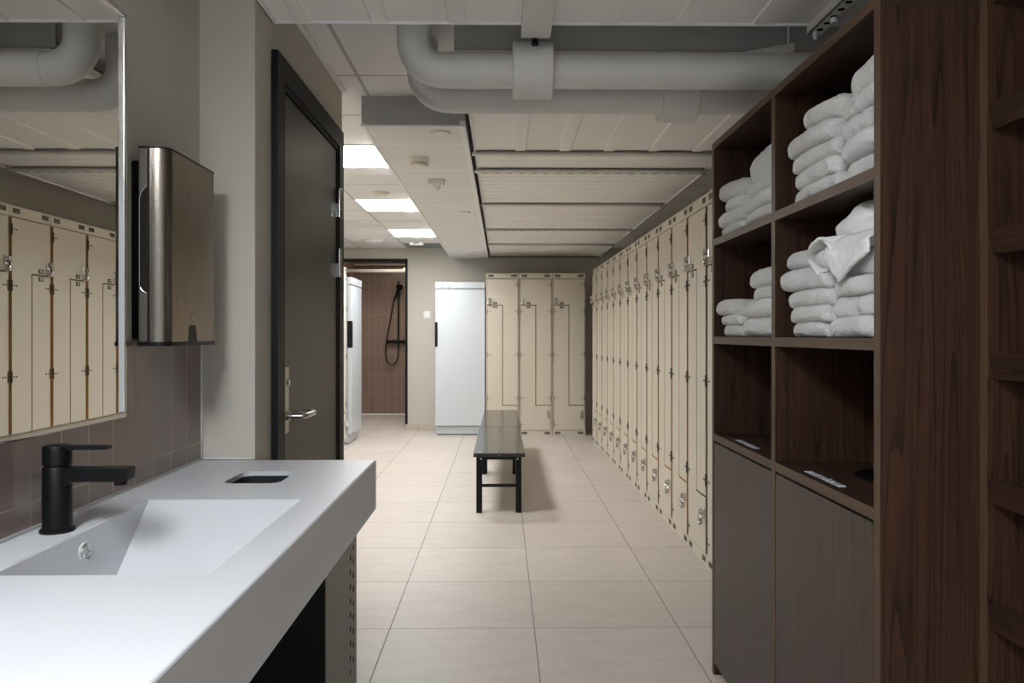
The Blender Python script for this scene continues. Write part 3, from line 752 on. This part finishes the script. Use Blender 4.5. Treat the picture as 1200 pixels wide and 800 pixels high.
for bi, (a, b) in enumerate(((ys[1], ys[2]), (ys[3], ys[4]))):
    for z in (1.563, 1.213, .866):
        shelves[(bi, z)] = edged('shelf', CX0, CX1 - .012, a + .0003, b - .0003, z - .025, z, 'walnut_h', 'walnut_edge')
    MB().box(CX0 + .001, CX0 + .019, a + .003, b - .003, .045, .834, .0012).build('door', M['walnut_door'], t, TO)
    rc = MB(); cy = 1.862 if bi == 0 else 2.452
    rc.lathe((1.0, cy, .8665), [(.112, -.0003), (.124, -.0003), (.124, .003), (.119, .005), (.112, .003), (.112, -.0003)], 44)
    rg = rc.build('chute_ring', M['black'], shelves[(bi, .866)], TO)
    MB().lathe((1.0, cy, .8665), [(.1115, -.0001), (.1115, .0006)], 44).build('chute_opening', M['hole'], shelves[(bi, .866)], TO)
    cu = bpy.data.curves.new('lettering', 'FONT'); cu.body = 'BRUKTE H\u00c5NDKL\u00c6R'; cu.size = .0300; cu.align_x = 'CENTER'; cu.extrude = .0003; cu.offset = .0004
    tmp = bpy.data.objects.new('lettering_curve', cu); C.objects.link(tmp)
    dg = bpy.context.evaluated_depsgraph_get(); dg.update()
    me = bpy.data.meshes.new_from_object(tmp.evaluated_get(dg)); bpy.data.objects.remove(tmp, do_unlink=True)
    w_ = max(v.co.x for v in me.vertices) - min(v.co.x for v in me.vertices)
    k = .205 / w_
    yc = 1.862 if bi == 0 else 2.455
    for v in me.vertices:
        x, y, z = v.co
        v.co = Vector((.782 + y * 1.0, yc - x * k, .8668 + z)) - TO
    me.materials.append(M['lettering'])
    lo = bpy.data.objects.new('lettering', me); C.objects.link(lo); lo.parent = shelves[(bi, .866)]
    lo['label'] = 'white lettering for used towels on the dark shelf'
MB().box(CX1 - .012, CX1, ys[1], ys[4], .02, 1.886).build('back_panel', M['walnut_v'], t, TO, smooth=False)
MB().box(CX0 + .035, CX0 + .05, ys[1], ys[2], 0, .043).box(CX0 + .035, CX0 + .05, ys[3], ys[4], 0, .043).build('plinth', M['walnut_h'], t, TO, smooth=False)

# slatted rack next to it
t = thing('slatted_rack', 'dark walnut rack with thick horizontal rails at the right edge', 'rack', (1.2, 1.0, 0))
for a, b in ((1.500, 1.5225), (.40, .4225)):
    m = MB(); m.box(.9635, 1.45, a, b, 0, 2.15, 0, 0); m.box(.962, .9635, a, b, 0, 2.15, 0, 1)
    m.build('side_panel', [M['walnut_v'], M['walnut_edge_v']], t, t.location, smooth=False)
for z in (.434, .684, .933, 1.183, 1.430, 1.677, 1.927):
    MB().prism([(.9650, z), (.974, z - .050), (.990, z - .052), (.996, z)], 'y', .4226, 1.4998).build('rail', M['walnut_h'], t, t.location, smooth=False)
MB().box(1.44, 1.45, .4226, 1.4998, 0, 2.15).build('back_panel', M['walnut_v'], t, t.location, smooth=False)

# ------------------------------------------------------------------ towels
def towel_mesh(dx, dy, dz, seed):
    """folded terry towel: soft rounded pad, front (-X) edge a rolled fold"""
    bm = bmesh.new(); N = (26, 44, 10); r = dz * .49
    def surf(p):
        core = Vector((max(-dx / 2 + r, min(dx / 2 - r, p.x)), max(-dy / 2 + r, min(dy / 2 - r, p.y)), max(-dz / 2 + r, min(dz / 2 - r, p.z))))
        d = p - core
        return core + d.normalized() * r if d.length > 1e-9 else p
    verts = {}
    def V(i, j, k):
        key = (i, j, k)
        if key not in verts:
            u, v, w = -1 + 2 * i / N[0], -1 + 2 * j / N[1], -1 + 2 * k / N[2]
            # cluster rows near the rounded ends
            u = math.copysign(1 - (1 - abs(u)) ** 1.5, u); v = math.copysign(1 - (1 - abs(v)) ** 1.5, v)
            p = surf(Vector((u * dx / 2, v * dy / 2, w * dz / 2)))
            q = p * 9 + Vector((seed * 7.3, seed * 1.7, seed * 3.1))
            n1 = noise.noise(q); n2 = noise.noise(q * 2.6 + Vector((5, 5, 5))); n3 = noise.noise(q * 6)
            edge = max(0, abs(v) - .55) / .45; fe = max(0, -u - .5) / .5
            p.x += .010 * n1 * (.4 + fe) + .004 * n2
            p.y += .008 * n2 * (.3 + edge)
            rad = (p - Vector((max(-dx / 2 + r, min(dx / 2 - r, p.x)), max(-dy / 2 + r, min(dy / 2 - r, p.y)), 0)))
            if rad.length > 1e-6:
                c1 = noise.noise(q * 11 + Vector((9, 2, 4))); c2 = noise.noise(Vector((q.x * 2, q.y * 6, q.z * 3)))
                p += rad.normalized() * (.0016 * c1 + .0022 * c2)
            # sides droop a little, crown in the middle
            p.z += (.0035 * n1 + .0022 * n2 + .0010 * n3) * (1 if w > -.6 else .35) - .12 * dz * edge * edge + .05 * dz * (1 - v * v) * (1 if w > 0 else 0)
            # crease of the folded layers on the sides
            if abs(v) > .8 : p.y -= math.copysign(.0035 * math.exp(-((w - .1 * n1) * 5) ** 2), v)
            verts[key] = bm.verts.new(p)
        return verts[key]
    rng = lambda a: range(N[a])
    for i in rng(0):
        for j in rng(1):
            bm.faces.new((V(i, j, 0), V(i, j + 1, 0), V(i + 1, j + 1, 0), V(i + 1, j, 0)))
            bm.faces.new((V(i, j, N[2]), V(i + 1, j, N[2]), V(i + 1, j + 1, N[2]), V(i, j + 1, N[2])))
    for i in rng(0):
        for k in rng(2):
            bm.faces.new((V(i, 0, k), V(i + 1, 0, k), V(i + 1, 0, k + 1), V(i, 0, k + 1)))
            bm.faces.new((V(i, N[1], k), V(i, N[1], k + 1), V(i + 1, N[1], k + 1), V(i + 1, N[1], k)))
    for j in rng(1):
        for k in rng(2):
            bm.faces.new((V(0, j, k), V(0, j, k + 1), V(0, j + 1, k + 1), V(0, j + 1, k)))
            bm.faces.new((V(N[0], j, k), V(N[0], j + 1, k), V(N[0], j + 1, k + 1), V(N[0], j, k + 1)))
    bmesh.ops.recalc_face_normals(bm, faces=bm.faces)
    for f in bm.faces: f.smooth = True
    me = bpy.data.meshes.new('folded_towel'); bm.to_mesh(me); bm.free(); me.materials.append(M['towel'])
    return me
ordn = ['bottom', 'second', 'third', 'fourth', 'fifth', 'sixth']
cnt = [0]
def stack(shelf_z, specs, place, group, pile):
    """specs: list of (y centre, width, height, front x, tilt, depth)"""
    z = shelf_z + .001; n = len(specs)
    for i, (yc, wdt, h, xf, tl, dep) in enumerate(specs):
        cnt[0] += 1
        o = bpy.data.objects.new('folded_towel', towel_mesh(dep, wdt, h, cnt[0])); C.objects.link(o)
        o.location = (xf + dep / 2, yc, z + h / 2); o.rotation_euler = (tl, 0, random.uniform(-.04, .04))
        z += h * .955
        pos = 'bottom' if i == 0 else ('top' if i == n - 1 else ordn[i] + ' from bottom')
        tag(o, 'white folded towel, %s of the %s pile, %s' % (pos, pile, place), 'towel', group)
G1 = 'towels on the cabinet shelves'
# near bay, upper shelf
stack(1.563, [(1.885, .28, .038, .772, 0, .36), (1.880, .245, .046, .768, 0, .36), (1.897, .275, .048, .774, .02, .36), (1.915, .31, .050, .764, .04, .36), (1.865, .225, .056, .776, .10, .34)], 'upper shelf of near bay', G1, 'left')
stack(1.563, [(1.640, .175, .046, .780, 0, .36), (1.640, .180, .056, .770, 0, .36), (1.650, .195, .050, .778, -.02, .36), (1.645, .185, .044, .772, -.03, .36), (1.645, .180, .074, .784, -.08, .34)], 'upper shelf of near bay', G1, 'right')
# near bay, middle shelf
stack(1.213, [(1.928, .235, .040, .776, 0, .36), (1.925, .245, .041, .770, 0, .36), (1.930, .255, .046, .776, 0, .36), (1.945, .285, .056, .764, .02, .36), (1.930, .270, .046, .772, .07, .34)], 'middle shelf of near bay', G1, 'left')
stack(1.213, [(1.680, .245, .047, .768, 0, .36), (1.672, .240, .052, .774, 0, .36), (1.668, .240, .042, .770, 0, .36), (1.665, .235, .060, .774, .03, .34)], 'middle shelf of near bay', G1, 'right')
# far bay, upper shelf
stack(1.563, [(2.570, .26, .034, .774, 0, .36), (2.567, .27, .046, .766, 0, .36), (2.550, .215, .044, .776, .02, .36), (2.577, .275, .058, .768, .08, .34)], 'upper shelf of far bay', G1, 'left')
stack(1.563, [(2.300, .265, .044, .776, 0, .36), (2.300, .27, .046, .768, 0, .36), (2.295, .27, .050, .776, -.02, .36), (2.290, .24, .086, .774, -.09, .34)], 'upper shelf of far bay', G1, 'right')
# far bay, middle shelf
stack(1.213, [(2.577, .225, .042, .774, 0, .36), (2.580, .225, .034, .770, 0, .36), (2.580, .25, .052, .766, .04, .34)], 'middle shelf of far bay', G1, 'left')
stack(1.213, [(2.315, .265, .060, .772, 0, .36), (2.310, .26, .056, .768, -.03, .36), (2.255, .21, .042, .778, 0, .36), (2.260, .225, .054, .770, 0, .34)], 'middle shelf of far bay', G1, 'right')

# bathrobe bundled on the right pile of the middle shelf
t = thing('bathrobe', 'crumpled white waffle bathrobe on the right pile, middle shelf of near bay', 'bathrobe', (0.90, 1.70, 1.40))
bm = bmesh.new()
bmesh.ops.create_icosphere(bm, subdivisions=5, radius=1.0)
for v in bm.verts:
    n = v.co.normalized()
    sq = lambda a: math.copysign(abs(a) ** .8, a)
    p = Vector((sq(n.x) * .085, n.y * .125, sq(n.z) * .056))
    d = p.y * 60 + p.z * 95 - p.x * 25 + 3.0 * noise.noise(p * 9)
    fold = .0030 * math.sin(d) + .0016 * math.sin(2.3 * d + 1)
    p += n * (fold + .007 * noise.noise(p * 13 + Vector((3, 1, 2))) + .003 * noise.noise(p * 40))
    if n.z > 0: p.z *= max(.35, min(1.15, 1.0 - p.y * 5.0))
    v.co = p + Vector((0.885, 1.765, 1.462))
mbx = MB(); mbx.bm.free(); mbx.bm = bm
mbx.build('bundle', M['robe'], t, t.location, ang=80)
# sleeve: open flattened tube pointing out of the shelf
sv = MB(); n = 48; rings = []
path = catmull([(.757, 1.812, 1.412), (.80, 1.805, 1.415), (.85, 1.790, 1.418), (.90, 1.77, 1.420), (.95, 1.75, 1.422)], 5)
for i, c in enumerate(path):
    u = i / (len(path) - 1); ring = []
    for k in range(n):
        a = 2 * PI * k / n
        ry = .062 * (1 - .12 * u); rz = .042 * (1 - .15 * u)
        sag = 1 + .10 * math.sin(2 * a + .6)
        q = Vector((0, ry * math.cos(a) * sag, rz * math.sin(a)))
        q.z -= .016 * max(0, math.cos(a)) * (1 - u) - .008 * max(0, -math.cos(a))
        m0 = max(0, 1 - 3 * u)
        q.z -= m0 * .016 * max(0, math.sin(a)) * (.5 + .5 * math.cos(a))
        q.y += m0 * .012 * math.sin(3 * a + .5)
        w_ = .0014 * math.sin(11 * a + 7 * u) + .0010 * math.sin(46 * u + 3 * a) + .004 * noise.noise(Vector((math.cos(a) * 2, math.sin(a) * 2, u * 5)))
        q += Vector((0, math.cos(a), math.sin(a))) * w_
        x_ = (-.012 * math.sin(a) + .006 * math.sin(3 * a + 1)) * max(0, 1 - 4 * u)
        ring.append(sv.bm.verts.new(Vector(c) + q + Vector((x_, 0, 0))))
    rings.append(ring)
for a, b in zip(rings, rings[1:]):
    for k in range(n): sv.bm.faces.new((a[k], a[(k + 1) % n], b[(k + 1) % n], b[k]))
bmesh.ops.recalc_face_normals(sv.bm, faces=sv.bm.faces)
so = sv.build('sleeve', M['robe'], t, t.location, ang=80)
md = so.modifiers.new('cloth', 'SOLIDIFY'); md.thickness = .005; md.offset = -1
MB().box(.763, .800, 1.772, 1.775, 1.372, 1.418, .001).build('care_tag', M['robe_tag'], so, t.location)
# hem: the flap hanging over the front of the pile
hm = MB(); nu, nv = 26, 14; G = []
for i in range(nu + 1):
    u = i / nu; yy = 1.765 - .205 * u; row = []
    drop = .045 + .062 * (u / .30) if u < .30 else .107 - .055 * (u - .30) / .70
    for j in range(nv + 1):
        v_ = j / nv
        zz = 1.447 - drop * v_ - .004 * math.sin(v_ * 7)
        xx = .795 - .040 * math.sin(min(1, v_ * 1.5) * PI / 2) + .0035 * math.sin(9 * u + 5 * v_) * v_ + .0012 * math.sin(40 * u - 9 * v_) - (.003 if .86 < v_ < .94 else 0)
        row.append(hm.bm.verts.new((xx, yy, zz)))
    G.append(row)
for i in range(nu):
    for j in range(nv): hm.bm.faces.new((G[i][j], G[i + 1][j], G[i + 1][j + 1], G[i][j + 1]))
bmesh.ops.recalc_face_normals(hm.bm, faces=hm.bm.faces)
ho = hm.build('hem', M['robe'], t, t.location, ang=80)
md = ho.modifiers.new('cloth', 'SOLIDIFY'); md.thickness = .006; md.offset = 0

# ------------------------------------------------------------------ world, camera, view
wd = bpy.data.worlds.new('world'); S.world = wd; wd.use_nodes = True
wd.node_tree.nodes['Background'].inputs[0].default_value = (.86, .93, 1.0, 1)
wd.node_tree.nodes['Background'].inputs[1].default_value = 0.36
cam = bpy.data.cameras.new('camera'); co = bpy.data.objects.new('camera', cam); C.objects.link(co)
cam.sensor_width = 36; cam.lens = 893.0 / 1200 * 36; cam.shift_y = -7.8 / 1200; cam.clip_start = .05
co.location = (0, 0, 1.22); co.rotation_euler = (PI / 2, 0, -math.atan((600 - 588.3) / 893))
S.camera = co
S.view_settings.view_transform = 'Standard'; S.view_settings.look = 'None'
S.view_settings.exposure = 1.28; S.view_settings.gamma = 1.0; S.view_settings.use_curve_mapping = False
